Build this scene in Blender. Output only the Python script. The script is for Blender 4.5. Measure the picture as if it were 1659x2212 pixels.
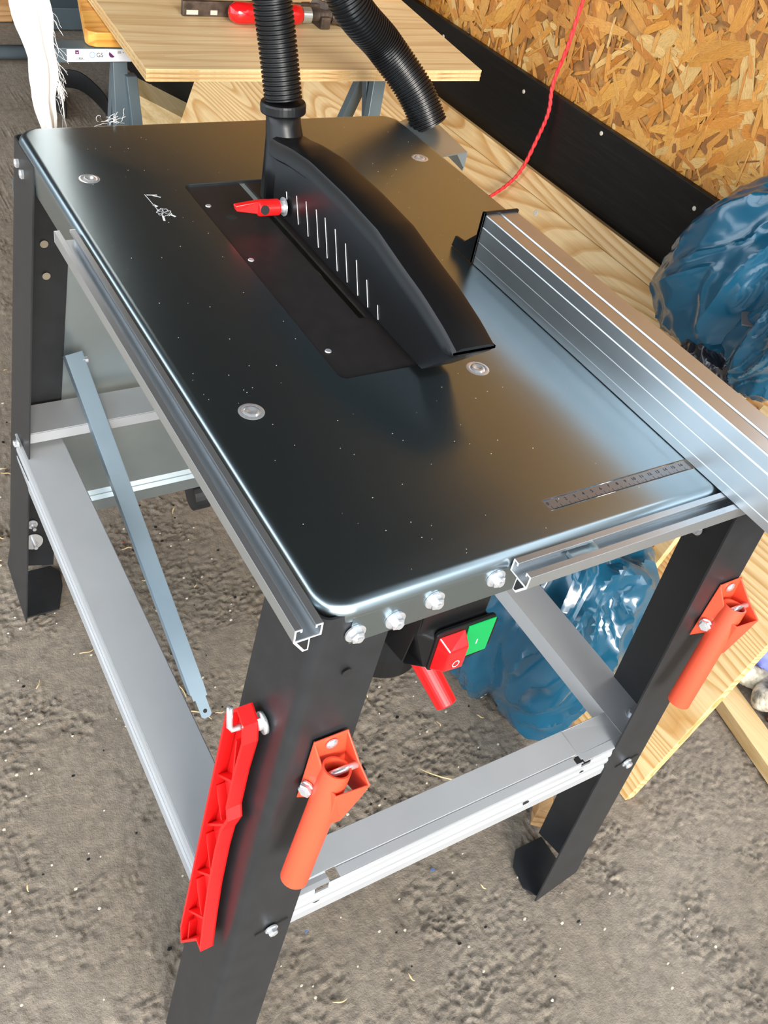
import bpy, bmesh, math, random
import numpy as np
from mathutils import Vector, Matrix, noise as mn
for o in list(bpy.data.objects): bpy.data.objects.remove(o)
S = bpy.context.scene; COL = S.collection
T = 0.82                       # height of the saw table top above the floor; coordinates below are relative to it
# ---------------------------------------------------------------- camera
cam = bpy.data.cameras.new('camera'); co = bpy.data.objects.new('camera', cam); COL.objects.link(co); S.camera = co
rgt = Vector((0.85351172, -0.49152156, 0.17298641)); dwn = Vector((-0.22957683, -0.65273976, -0.72195934)); fwd = Vector((0.46777369, 0.57648709, -0.669963))
mt = Matrix((rgt, -dwn, -fwd)).transposed().to_4x4(); mt.translation = Vector((-0.2577926, -0.35646029, 0.50802517 + T)); co.matrix_world = mt
cam.sensor_fit = 'VERTICAL'; cam.sensor_height = 24; cam.lens = 2035.67 / 2212 * 24; cam.clip_start = .02; cam.clip_end = 100
# ---------------------------------------------------------------- world, sun, exposure
w = bpy.data.worlds.new('sky'); S.world = w; w.use_nodes = True
bg = w.node_tree.nodes['Background']; bg.inputs[0].default_value = (.84, .92, 1, 1); bg.inputs[1].default_value = 3.9
sun = bpy.data.lights.new('sun', 'SUN'); sun.energy = 4.5; sun.angle = math.radians(22); sun.color = (1, .93, .84)
so = bpy.data.objects.new('sun', sun); COL.objects.link(so); so.location = (-2, -3, 3)
so.rotation_euler = Vector((.17, .92, -.34)).to_track_quat('-Z', 'Y').to_euler()
S.view_settings.view_transform = 'Standard'; S.view_settings.look = 'None'; S.view_settings.gamma = 1; S.view_settings.use_curve_mapping = False
S.view_settings.exposure = 0.0
# ---------------------------------------------------------------- materials
def nodes(name):
    m = bpy.data.materials.new(name); m.use_nodes = True; nt = m.node_tree; return m, nt, nt.nodes, nt.links, nt.nodes['Principled BSDF']
def coord(nt, scale=(1, 1, 1), rot=(0, 0, 0), kind='Object'):
    c = nt.nodes.new('ShaderNodeTexCoord'); mp = nt.nodes.new('ShaderNodeMapping'); mp.inputs['Scale'].default_value = scale; mp.inputs['Rotation'].default_value = rot
    nt.links.new(c.outputs[kind], mp.inputs[0]); return mp.outputs[0]
def noise(nt, vec, scale, detail=3, rough=.5, dist=0):
    n = nt.nodes.new('ShaderNodeTexNoise'); n.inputs['Scale'].default_value = scale; n.inputs['Detail'].default_value = detail
    n.inputs['Roughness'].default_value = rough; n.inputs['Distortion'].default_value = dist; nt.links.new(vec, n.inputs['Vector']); return n.outputs['Fac']
def ramp(nt, fac, stops):
    r = nt.nodes.new('ShaderNodeValToRGB'); e = r.color_ramp.elements
    while len(e) < len(stops): e.new(.5)
    for k, (p, c) in enumerate(stops): e[k].position = p; e[k].color = (*c, 1) if len(c) == 3 else c
    nt.links.new(fac, r.inputs[0]); return r.outputs[0]
def bump(nt, h, b, strength=.3, dist=.001):
    n = nt.nodes.new('ShaderNodeBump'); n.inputs['Strength'].default_value = strength; n.inputs['Distance'].default_value = dist
    nt.links.new(h, n.inputs['Height']); nt.links.new(n.outputs[0], b.inputs['Normal']); return n
def plain(name, c, rough=.5, metal=0, var=0, vscale=30, bmp=0, bscale=300, spec=.5, coat=0):
    m, nt, N, L, b = nodes(name); b.inputs['Roughness'].default_value = rough; b.inputs['Metallic'].default_value = metal
    b.inputs['Base Color'].default_value = (*c, 1); b.inputs['Specular IOR Level'].default_value = spec; b.inputs['Coat Weight'].default_value = coat
    v = coord(nt)
    if var:
        f = noise(nt, v, vscale, 4); L.new(ramp(nt, f, [(.3, [x * (1 - var) for x in c]), (.7, [min(1, x * (1 + var)) for x in c])]), b.inputs['Base Color'])
    if bmp: bump(nt, noise(nt, v, bscale, 3), b, bmp, .0006)
    return m
def wood(name, light, dark, along='y', freq=13, stretch=7, base=3.5, rough=.55, edge=.5, seed=0.):
    m, nt, N, L, b = nodes(name); b.inputs['Roughness'].default_value = rough
    sc = [base, base, base]; sc['xyz'.index(along)] = base / stretch
    v = coord(nt, sc); mp = v.node; mp.inputs['Location'].default_value = (seed, seed * .7, seed * 1.3)
    f = noise(nt, v, 1.0, 1, .3, .2)
    mul = N.new('ShaderNodeMath'); mul.operation = 'MULTIPLY'; mul.inputs[1].default_value = freq; L.new(f, mul.inputs[0])
    fr = N.new('ShaderNodeMath'); fr.operation = 'FRACT'; L.new(mul.outputs[0], fr.inputs[0])
    c1 = ramp(nt, fr.outputs[0], [(0, light), (edge, light), (.88, dark), (1, [a * .6 + c * .4 for a, c in zip(light, dark)])])
    s2 = [160, 160, 160]; s2['xyz'.index(along)] = 4
    f2 = noise(nt, coord(nt, s2), 1, 3, .6)
    mx = N.new('ShaderNodeMix'); mx.data_type = 'RGBA'; mx.blend_type = 'MULTIPLY'; mx.inputs['Factor'].default_value = .5
    L.new(c1, mx.inputs['A']); L.new(ramp(nt, f2, [(.25, (.62, .55, .45)), (.6, (1, 1, 1))]), mx.inputs['B'])
    f3 = noise(nt, coord(nt), 3, 3)
    mx2 = N.new('ShaderNodeMix'); mx2.data_type = 'RGBA'; mx2.blend_type = 'MULTIPLY'; mx2.inputs['Factor'].default_value = .5
    L.new(mx.outputs['Result'], mx2.inputs['A']); L.new(ramp(nt, f3, [(.35, (.75, .66, .55)), (.6, (1, 1, 1))]), mx2.inputs['B'])
    L.new(mx2.outputs['Result'], b.inputs['Base Color']); bump(nt, f2, b, .25, .0005)
    return m
M = {}
M['black'] = plain('black_powder_coat', (.018, .019, .021), .42, 0, .15, 40, .12, 900)
M['plastic'] = plain('black_plastic', (.006, .006, .0065), .34, 0, 0, 1, .05, 500, spec=.35)
M['matte'] = plain('black_insert', (.014, .012, .012), .5, 0, .2, 60, .1, 900)
M['grey'] = plain('grey_painted_steel', (.40, .41, .42), .42, .15, .04, 15)
M['alu'] = plain('aluminium', (.66, .70, .73), .37, .95, .04, 20)
M['alucut'] = plain('cut_aluminium', (.85, .87, .9), .4, .2)
M['chrome'] = plain('zinc_bolt', (.82, .84, .87), .22, .75)
M['galv'] = plain('galvanised', (.52, .60, .62), .33, .85, .12, 6)
M['strut'] = plain('blue_grey_steel', (.24, .32, .38), .38, .35, .1, 8)
M['orange'] = plain('coral_paint', (.80, .085, .035), .42, 0, .04, 20, coat=.15)
M['red'] = plain('red_plastic', (.72, .012, .012), .32)
M['redg'] = plain('red_gloss', (.62, .008, .01), .18, coat=.4)
M['green'] = plain('green_button', (.0, .30, .07), .25)
M['white'] = plain('white_print', (.8, .8, .8), .5)
M['hole'] = plain('dark_hole', (.01, .01, .01), .8)
M['trestle'] = plain('grey_trestle_paint', (.10, .135, .155), .4, .2, .1, 12)
M['label'] = plain('paper_label', (.78, .78, .82), .4)
M['ink'] = plain('ink', (.01, .01, .015), .5)
M['blueink'] = plain('blue_ink', (.02, .25, .6), .5)
M['plum'] = plain('plum_ink', (.10, .01, .08), .5)
M['cord'] = plain('red_cord', (.78, .03, .035), .6, 0, .2, 200, .6, 500)
M['cloth'] = plain('white_cloth', (.85, .82, .79), .85, 0, .05, 30, .3, 400)
M['lavender'] = plain('lavender_cloth', (.22, .25, .62), .7, 0, .3, 14, .4, 60)
M['rust'] = plain('rusty_steel', (.085, .06, .045), .55, .4, .5, 60, .4, 200)
M['brick'] = plain('brown_brick', (.16, .075, .05), .85, 0, .3, 25, .6, 90)
M['pale_hole'] = plain('floor_seen_through_hole', (.27, .23, .17), .8)
M['straw'] = plain('straw', (.55, .42, .22), .7)
M['litter_red'] = plain('litter_red', (.6, .06, .03), .6)
M['litter_pale'] = plain('litter_pale', (.6, .55, .45), .6)
M['litter_blue'] = plain('litter_blue', (.08, .14, .3), .6)
M['strap'] = plain('black_strap', (.008, .008, .008), .5)
M['pine'] = wood('pine_panel', (.88, .62, .31), (.66, .35, .11), 'y', 34, 8, 7, .45, .4, 1.7)
M['pinex'] = wood('pine_offcut', (.55, .33, .15), (.36, .17, .06), 'x', 12, 8, 9)
M['ply'] = wood('plywood_face', (.82, .63, .36), (.68, .47, .24), 'x', 9, 9, 7, .5, .6, 4.)
M['plyedge'] = wood('plywood_edge', (.62, .42, .20), (.40, .23, .09), 'x', 4, 30, 90, .7)
M['shutter'] = wood('orange_panel', (.78, .40, .085), (.62, .24, .04), 'x', 10, 12, 14, .3)
M['batten'] = wood('pale_batten', (.74, .54, .28), (.60, .40, .17), 'y', 8, 9, 5)
m, nt, N, L, b = nodes('zinc_sheet'); M['zinc'] = m
b.inputs['Metallic'].default_value = 1
b.inputs['Base Color'].default_value = (.40, .485, .525, 1); b.inputs['Roughness'].default_value = .28
m, nt, N, L, b = nodes('black_faced_board'); M['film'] = m
b.inputs['Roughness'].default_value = .42; b.inputs['Specular IOR Level'].default_value = .25
f = noise(nt, coord(nt, (3, 1.2, 30)), 8, 6, .7); L.new(ramp(nt, f, [(.45, (.0045, .0035, .003)), (.72, (.012, .010, .008))]), b.inputs['Base Color'])
bump(nt, f, b, .1, .0005)
m, nt, N, L, b = nodes('wood_flakes'); M['flake'] = m
at_ = N.new('ShaderNodeAttribute'); at_.attribute_name = 'fcol'; uv = N.new('ShaderNodeUVMap'); mp = N.new('ShaderNodeMapping'); mp.inputs['Scale'].default_value = (4, 60, 1)
L.new(uv.outputs[0], mp.inputs[0]); f = noise(nt, mp.outputs[0], 3, 3, .6)
mx = N.new('ShaderNodeMix'); mx.data_type = 'RGBA'; mx.blend_type = 'MULTIPLY'; mx.inputs['Factor'].default_value = .8
L.new(at_.outputs['Color'], mx.inputs['A']); L.new(ramp(nt, f, [(.3, (.5, .42, .32)), (.55, (1, 1, 1))]), mx.inputs['B']); L.new(mx.outputs['Result'], b.inputs['Base Color'])
b.inputs['Roughness'].default_value = .36; bump(nt, f, b, .6, .001)
M['osb'] = plain('osb_core', (.40, .19, .05), .5, 0, .5, 40, .5, 120)
m, nt, N, L, b = nodes('rough_ground'); M['ground'] = m
b.inputs['Roughness'].default_value = .78; v = coord(nt)
f1 = noise(nt, v, 2.2, 6, .62); f2 = noise(nt, v, 60, 6, .7)
c1 = ramp(nt, f1, [(.3, (.18, .145, .108)), (.5, (.225, .188, .147)), (.7, (.27, .23, .185))])
mx = N.new('ShaderNodeMix'); mx.data_type = 'RGBA'; mx.blend_type = 'MULTIPLY'; mx.inputs['Factor'].default_value = .9
L.new(c1, mx.inputs['A']); L.new(ramp(nt, f2, [(.28, (.62, .60, .58)), (.5, (1., .98, .96)), (.74, (1.45, 1.42, 1.34))]), mx.inputs['B']); L.new(mx.outputs['Result'], b.inputs['Base Color'])
bump(nt, noise(nt, v, 260, 4, .7), b, .8, .003)
def plasticbag(name, c):
    m, nt, N, L, b = nodes(name); b.inputs['Base Color'].default_value = (*c, 1); b.inputs['Roughness'].default_value = .2; b.inputs['Specular IOR Level'].default_value = .7
    b.inputs['Coat Weight'].default_value = .3; b.inputs['Coat Roughness'].default_value = .1
    v = coord(nt, (1, 1, .55)); n = N.new('ShaderNodeTexNoise'); n.noise_type = 'RIDGED_MULTIFRACTAL'; n.inputs['Scale'].default_value = 7; n.inputs['Detail'].default_value = 2.5; n.inputs['Roughness'].default_value = .45; n.inputs['Distortion'].default_value = .8
    L.new(v, n.inputs['Vector']); bump(nt, n.outputs['Fac'], b, .28, .006); return m
M['bluebag'] = plasticbag('blue_plastic_film', (.008, .080, .145)); M['blackbag'] = plasticbag('black_plastic_film', (.012, .012, .018))
# ---------------------------------------------------------------- helpers
WO = {}
def put(name, verts, faces, mat, parent=None, smooth=False, bevel=0, solid=0, origin=None, uv=None):
    vs = [Vector(v) + Vector((0, 0, T)) for v in verts]
    if origin is None:
        lo = Vector([min(v[i] for v in vs) for i in range(3)]); hi = Vector([max(v[i] for v in vs) for i in range(3)])
        origin = Vector(((lo.x + hi.x) / 2, (lo.y + hi.y) / 2, lo.z if parent is None else (lo.z + hi.z) / 2))
    me = bpy.data.meshes.new(name); me.from_pydata([v - origin for v in vs], [], faces); me.validate()
    bm = bmesh.new(); bm.from_mesh(me); bmesh.ops.recalc_face_normals(bm, faces=bm.faces); bm.to_mesh(me); bm.free()
    if smooth: me.shade_smooth()
    me.materials.append(M[mat] if isinstance(mat, str) else mat)
    o = bpy.data.objects.new(name, me); COL.objects.link(o); WO[o] = origin
    if parent is not None: o.parent = parent; o.location = origin - WO[parent]
    else: o.location = origin
    if solid: md = o.modifiers.new('thickness', 'SOLIDIFY'); md.thickness = solid; md.offset = 0
    if bevel: md = o.modifiers.new('soft_edge', 'BEVEL'); md.width = bevel; md.segments = 2; md.limit_method = 'ANGLE'
    if smooth and bevel == 0: pass
    return o
def root(name, label, cat, at, group=None):
    o = bpy.data.objects.new(name, None); COL.objects.link(o); o.location = Vector(at) + Vector((0, 0, T)); o.empty_display_size = .05; WO[o] = o.location.copy(); tag(o, label, cat, group); return o
def tag(o, label, cat=None, group=None):
    o['label'] = label
    if cat: o['category'] = cat
    if group: o['group'] = group
    return o
class G:
    def __init__(s): s.v = []; s.f = []
    def add(s, v, f): n = len(s.v); s.v += [tuple(x) for x in v]; s.f += [tuple(i + n for i in q) for q in f]; return s
    def box(s, lo, hi, R=None):
        (a, b_, c), (d, e, f) = lo, hi; v = [(x, y, z) for x in (a, d) for y in (b_, e) for z in (c, f)]
        if R: v = [R(p) for p in v]
        return s.add(v, [(0, 1, 3, 2), (4, 6, 7, 5), (0, 4, 5, 1), (2, 3, 7, 6), (0, 2, 6, 4), (1, 5, 7, 3)])
    def ring(s, rings, closed=False, cap=True):
        n = len(rings[0]); k0 = len(s.v); 
        for r in rings: s.v += [tuple(p) for p in r]
        K = len(rings)
        for i in range(K - (0 if closed else 1)):
            for j in range(n):
                a = k0 + i * n + j; b_ = k0 + i * n + (j + 1) % n; c = k0 + ((i + 1) % K) * n
                s.f.append((a, b_, c + (j + 1) % n, c + j))
        if cap and not closed: s.f.append(tuple(k0 + j for j in range(n))[::-1]); s.f.append(tuple(k0 + (K - 1) * n + j for j in range(n)))
        return s
    def tube(s, pts, rad, n=12, cap=True, hollow=0):
        pts = [Vector(p) for p in pts]; rings = []; up = None
        for i, p in enumerate(pts):
            d = (pts[min(i + 1, len(pts) - 1)] - pts[max(i - 1, 0)])
            if d.length < 1e-9: d = Vector((0, 0, 1))
            d.normalize()
            if up is None: up = d.orthogonal().normalized()
            up = (up - d * up.dot(d)).normalized(); side = d.cross(up); r = rad[i] if hasattr(rad, '__len__') else rad
            rings.append([p + (up * math.cos(t) + side * math.sin(t)) * r for t in [2 * math.pi * j / n for j in range(n)]])
        return s.ring(rings, cap=cap)
    def lathe(s, p0, axis, prof, n=24, cap=True):      # prof: list of (distance along axis, radius)
        p0 = Vector(p0); d = Vector(axis).normalized(); up = d.orthogonal().normalized(); side = d.cross(up)
        return s.ring([[p0 + d * h + (up * math.cos(t) + side * math.sin(t)) * r for t in [2 * math.pi * j / n for j in range(n)]] for h, r in prof], cap=cap)
    def prism(s, poly, ext):
        ext = Vector(ext); n = len(poly); k = len(s.v); poly = [Vector(p) for p in poly]
        s.v += [tuple(p) for p in poly] + [tuple(p + ext) for p in poly]
        s.f += [tuple(range(k, k + n))[::-1], tuple(range(k + n, k + 2 * n))] + [(k + i, k + (i + 1) % n, k + n + (i + 1) % n, k + n + i) for i in range(n)]
        return s
    def put(s, name, mat, parent=None, **kw): return put(name, s.v, s.f, mat, parent, **kw)
def arc(cx, cy, r, a0, a1, n): return [(cx + r * math.cos(math.radians(a0 + (a1 - a0) * i / n)), cy + r * math.sin(math.radians(a0 + (a1 - a0) * i / n))) for i in range(n + 1)]
def rrect(x0, y0, x1, y1, r, n=6):
    return arc(x1 - r, y1 - r, r, 0, 90, n) + arc(x0 + r, y1 - r, r, 90, 180, n) + arc(x0 + r, y0 + r, r, 180, 270, n) + arc(x1 - r, y0 + r, r, 270, 360, n)
def bez(pts, n=10):            # Catmull-Rom through the points
    P = [Vector(p) for p in pts]; P = [P[0] * 2 - P[1]] + P + [P[-1] * 2 - P[-2]]; out = []
    for i in range(1, len(P) - 2):
        for k in range(n):
            t = k / n; out.append(.5 * ((2 * P[i]) + (P[i + 1] - P[i - 1]) * t + (2 * P[i - 1] - 5 * P[i] + 4 * P[i + 1] - P[i + 2]) * t * t + (3 * P[i] - P[i - 1] - 3 * P[i + 1] + P[i + 2]) * t ** 3))
    out.append(P[-2]); return out
def textmesh(name, txt, size, mat, parent, loc, ex, ey, depth=.0001):
    cu = bpy.data.curves.new(name, 'FONT'); cu.body = txt; cu.size = size; cu.align_x = 'CENTER'; cu.align_y = 'CENTER'; cu.extrude = depth
    tmp = bpy.data.objects.new('tmp', cu); COL.objects.link(tmp); dg = bpy.context.evaluated_depsgraph_get(); dg.update()
    me = bpy.data.meshes.new_from_object(tmp.evaluated_get(dg)); bpy.data.objects.remove(tmp)
    ex = Vector(ex).normalized(); ey = Vector(ey); ey = (ey - ex * ey.dot(ex)).normalized(); ez = ex.cross(ey); loc = Vector(loc)
    vs = [loc + ex * v.co.x + ey * v.co.y + ez * v.co.z for v in me.vertices]; fs = [tuple(p.vertices) for p in me.polygons]; bpy.data.meshes.remove(me)
    return put(name, vs, fs, mat, parent)
def struct(o): o['kind'] = 'structure'; return o
# numpy value noise on a lattice
def vnoise(x, y, seed):
    rs = np.random.RandomState(seed); g = rs.rand(256, 256); xi = np.floor(x).astype(int); yi = np.floor(y).astype(int); fx = x - xi; fy = y - yi
    fx = fx * fx * (3 - 2 * fx); fy = fy * fy * (3 - 2 * fy); a = g[xi % 256, yi % 256]; b_ = g[(xi + 1) % 256, yi % 256]; c = g[xi % 256, (yi + 1) % 256]; d = g[(xi + 1) % 256, (yi + 1) % 256]
    return (a * (1 - fx) + b_ * fx) * (1 - fy) + (c * (1 - fx) + d * fx) * fy
# ================================================================ THE SETTING
xs = np.concatenate([np.linspace(-9, -1.7, 8)[:-1], np.arange(-1.7, -.25, .008), np.arange(-.25, 1.2, .0031), np.linspace(1.21, 3, 12)]); ys = np.concatenate([np.linspace(-9, -1.5, 8)[:-1], np.arange(-1.5, -.36, .008), np.arange(-.36, 1.0, .0031), np.arange(1.0, 2.2, .008), np.arange(2.2, 4, .03), np.linspace(4, 7, 6)])
X, Y = np.meshgrid(xs, ys, indexing='ij')
n1 = vnoise(X * 9, Y * 9, 1) * .45 + vnoise(X * 23, Y * 23, 11) * .3 + vnoise(X * 60, Y * 60, 13) * .25; n2 = vnoise(X * 95 + n1 * 3, Y * 135 + n1 * 4, 2); n3 = vnoise(X * 200, Y * 230, 3); n4 = vnoise(X * 5, Y * 5, 4)
n5 = vnoise(X * 150 + n2 * 2, Y * 190 - n1 * 3, 7); rdg = 1 - np.abs(2 * n5 - 1); rd2 = 1 - np.abs(2 * n2 - 1)
mask = np.clip((n1 - .36) * 4.0, 0, 1) * (.35 + .65 * vnoise(X * 40, Y * 40, 17))
Z = (n4 - .6) * .004 - .0035 * mask + mask * (rd2 ** 2 * .0062 + rdg ** 2 * .0042 + (n3 - .5) * .0022 - .002) + (1 - mask) * (n3 - .5) * .0006 - .0025; Z = np.minimum(Z, .0018)
far = np.clip((-1.2 - X) * 2.5, 0, 1) + np.clip((-1.1 - Y) * 3, 0, 1) + np.clip((X - 1.2) * 6, 0, 1) + np.clip((Y - 2.6) * 1.2, 0, 1); Z = Z * (1 - np.clip(far, 0, 1)) - .003 * np.clip(far, 0, 1)
vv = np.stack([X, Y, Z], -1).reshape(-1, 3); nx, ny = X.shape; idx = np.arange(nx * ny).reshape(nx, ny)
q = np.stack([idx[:-1, :-1], idx[1:, :-1], idx[1:, 1:], idx[:-1, 1:]], -1).reshape(-1, 4)
me = bpy.data.meshes.new('floor'); me.vertices.add(len(vv)); me.vertices.foreach_set('co', vv.ravel().astype(np.float32)); me.loops.add(q.size); me.loops.foreach_set('vertex_index', q.ravel().astype(np.int32))
me.polygons.add(len(q)); me.polygons.foreach_set('loop_start', np.arange(0, q.size, 4, dtype=np.int32)); me.polygons.foreach_set('loop_total', np.full(len(q), 4, dtype=np.int32)); me.update(); me.validate(); me.shade_smooth()
me.materials.append(M['ground']); fl = bpy.data.objects.new('floor', me); COL.objects.link(fl); struct(fl)
WX = .965
wall = struct(G().box((WX, .22, -T), (WX + .03, 6, .84)).put('wall_right', 'osb'))
struct(G().box((WX - .012, .22, .84), (WX + .03, 6, 1.5)).put('trim_2', plain('dark_upper_boarding', (.015, .024, .030), .7, 0, .3, 4), bevel=.002))
# flakes of the strand board, each a thin chip of its own
random.seed(4); g = G(); cols = []; uvs = []
pal = [(.72, .33, .065), (.62, .25, .04), (.74, .37, .09), (.56, .205, .03), (.68, .30, .06), (.72, .33, .065), (.80, .50, .18), (.62, .235, .035), (.70, .31, .055), (.74, .37, .08), (.64, .26, .045), (.36, .14, .03)]
def flake(y, z, ln, wd, a, x, c):
    ca, sa = math.cos(a), math.sin(a); pr = []
    for t, s in ((-.5, -.35), (-.38, -.5), (.2, -.5), (.5, -.22), (.47, .3), (.25, .5), (-.3, .48), (-.5, .2)):
        u = (t + random.uniform(-.04, .04)) * ln; v_ = (s + random.uniform(-.12, .12)) * wd; pr.append((x - random.uniform(0, .0004), y + u * ca - v_ * sa, z + u * sa + v_ * ca))
    k = len(g.v); g.v += pr; g.f.append(tuple(range(k, k + 8))); o_ = random.random() * 50
    for t, s in ((-.5, -.35), (-.38, -.5), (.2, -.5), (.5, -.22), (.47, .3), (.25, .5), (-.3, .48), (-.5, .2)): uvs.append((t * ln * 9 + o_, s * wd * 9 + o_)); cols.append(c)
NF = 11500
for k in range(NF):
    big = random.random() < .3; y = .22 + random.random() ** 1.4 * 3.2; z = -.06 + random.random() * .90
    c = random.choice(pal); q_ = random.uniform(.85, 1.1); c = tuple(min(1, x * q_) for x in c)
    ln = random.uniform(.05, .13) if big else random.uniform(.012, .06); wd = random.uniform(.010, .026) if big else random.uniform(.002, .012)
    a = random.gauss(math.pi / 2, .9) if random.random() < .5 else random.uniform(0, math.pi)
    lay = k / NF if not big else random.random() * .75
    flake(y, z, ln, wd, a, WX - .0006 - lay * .0030, c)
fo = put('wood_flake', g.v, g.f, 'flake', wall); me = fo.data
ca = me.color_attributes.new('fcol', 'FLOAT_COLOR', 'POINT'); ca.data.foreach_set('color', np.array([(*c, 1) for c in cols], dtype=np.float32).ravel())
ul = me.uv_layers.new(name='UVMap'); li = np.zeros(len(me.loops), dtype=np.int32); me.loops.foreach_get('vertex_index', li); ul.data.foreach_set('uv', np.array(uvs, dtype=np.float32)[li].ravel()); fo['kind'] = 'stuff'
BX = WX - .016
bb = struct(G().box((BX, .22, -T), (WX - .004, 6, -.022)).put('trim_1', 'film', bevel=.001))
for (y_, z_) in ((1.02, -.05), (.56, -.05), (1.30, -.05), (.80, -.034)): G().lathe((BX + .001, y_, z_), (-1, 0, 0), [(0, .004), (.002, .0035), (.0025, .001)], 8).put('nail_head', 'litter_pale', bb)
struct(G().box((1.42, -5, -T), (1.50, .15, 1.5)).put('sky_blocker_right', plain('dark_sky_blocker', (.10, .09, .08), .8, 0, .3, 3)))  # added unseen slab, blocks sky from the right to darken the near floor
struct(G().box((-6, 6, -T), (WX + .03, 6.05, 1.5)).put('wall_back', plain('dark_back_wall', (.026, .032, .038), .8, 0, .3, 3)))
struct(G().box((-1.5, -1.1, 1.45), (WX + .1, 6.1, 1.5)).put('ceiling', plain('dark_ceiling', (.017, .028, .036), .8, 0, .3, 2)))

# ================================================================ THE TABLE SAW
W, Lg = .546, .833
saw = root('table_saw', 'steel-topped table saw on splayed black legs in the middle of the room', 'saw', (W / 2, Lg / 2, -T))
# ---- tabletop: rolled-edge sheet with an opening for the insert
IX0, IX1, IY0, IY1 = .149, .272, .252, .655
def outline(inset, r, n=10): return rrect(inset, inset, W - inset, Lg - inset, r - inset, n)
bm = bmesh.new(); R = .0105; rings = []
def loopv(pts): return [bm.verts.new(p) for p in pts]
outer_flat = outline(R, .03); rr = [(p[0], p[1], 0) for p in outer_flat]; top = loopv(rr)
hole = loopv([(x, y, 0) for x, y in rrect(IX0, IY0, IX1, IY1, .008, 5)])
# recess for the scale, open to the right of its left end
RX0, RX1, RY0, RY1 = .2345, .410, .0335, .0475
rec = loopv([(x, y, 0) for x, y in rrect(RX0, RY0, RX1, RY1, .0015, 2)])
def edges(l): return [bm.edges.new((l[i], l[(i + 1) % len(l)])) for i in range(len(l))]
bmesh.ops.triangle_fill(bm, edges=edges(top) + edges(hole) + edges(rec), use_beauty=True)
def skirt(prev, pts, close=True):
    cur = loopv(pts); n = len(cur)
    for i in range(n): bm.faces.new((prev[i], prev[(i + 1) % n], cur[(i + 1) % n], cur[i]))
    return cur
cur = top
for k in range(1, 8):
    a = k / 7 * math.pi / 2; cur = skirt(cur, [(x, y, -R + R * math.cos(a)) for x, y in outline(R - R * math.sin(a), .03)])
lip = cur
cur2 = skirt(lip, [(x, y, -.0165) for x, y in outline(.0002, .03)])
skirt(hole, [(x, y, -.004) for x, y in rrect(IX0, IY0, IX1, IY1, .008, 5)])
skirt(rec, [(x, y, -.0012) for x, y in rrect(RX0, RY0, RX1, RY1, .0015, 2)])
me = bpy.data.meshes.new('tabletop'); bmesh.ops.recalc_face_normals(bm, faces=bm.faces); bm.to_mesh(me); bm.free()
vs = [tuple(v.co) for v in me.vertices]; fs = [tuple(p.vertices) for p in me.polygons]
tt = put('tabletop', vs, fs, 'zinc', saw, smooth=True, origin=Vector((W / 2, Lg / 2, T)))
tt.data.set_sharp_from_angle(angle=math.radians(50)); tag(tt, 'zinc-plated steel top with rounded rolled edges')
# aprons (folded down, notched at the corners)
AD = -.043
def apron(a, b_, nrm):
    a = Vector(a); b_ = Vector(b_); d = (b_ - a).normalized(); ln = (b_ - a).length; pts = [(0, -.012), (0, AD + .006)] + [(.001, AD)] + [(ln - .001, AD), (ln, AD + .006), (ln, -.012)]
    g = G(); g.prism([(a + d * s + Vector((0, 0, z))) for s, z in pts], Vector(nrm) * .0016); return g.put('apron', 'zinc', saw, bevel=.0005)
apron((.027, 0, 0), (W - .027, 0, 0), (0, 1, 0)); apron((0, .027, 0), (0, Lg - .027, 0), (1, 0, 0)); apron((.027, Lg, 0), (W - .027, Lg, 0), (0, -1, 0)); apron((W, .027, 0), (W, Lg - .027, 0), (-1, 0, 0))
def hexbolt(p, ax, parent, r=.0062, washer=.0088, length=.0, name='bolt', mat='chrome', back=0):
    g = G(); p = Vector(p); ax = Vector(ax).normalized(); g.lathe(p, ax, [(0, washer), (.0016, washer), (.0018, r)], 20)
    g.lathe(p + ax * .0016, ax, [(0, r * .95), (.0045, r * .98), (.0055, r * .8)], 6); g.lathe(p + ax * .007, ax, [(0, .0032), (length + .0005, .0030)], 8)
    return g.put(name, mat, parent)
def nutbolt(p, ax, parent, length=.012, name='bolt'):
    g = G(); p = Vector(p); ax = Vector(ax).normalized(); g.lathe(p, ax, [(0, .009), (.0014, .009)], 20); g.lathe(p + ax * .0014, ax, [(0, .0062), (.005, .0062)], 6); g.lathe(p + ax * .006, ax, [(0, .0033), (length, .0033)], 8)
    return g.put(name, 'chrome', parent)
for x_, z_ in ((.031, -.030), (.066, -.030), (.100, -.021), (.1585, -.019)): hexbolt((x_, -.0002, z_), (0, -1, 0), saw, length=.001)
for y_, z_ in ((.806, -.033), (.784, -.037)): hexbolt((-.0002, y_, z_), (-1, 0, 0), saw)
for x_, y_ in ((.048, .685), (.0484, .232), (.2922, .2304), (.5022, .6841)):
    g = G(); g.lathe((x_, y_, -.0002), (0, 0, 1), [(0, .0125), (.0009, .0095), (.0007, .0085), (.0004, .0078)], 28, cap=False).lathe((x_, y_, 0), (0, 0, 1), [(0, .0078), (.0012, .0062), (.0016, .0048), (.0002, .003), (.0002, .0001)], 24, cap=False); g.put('countersunk_screw', 'chrome', saw, smooth=True)
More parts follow.
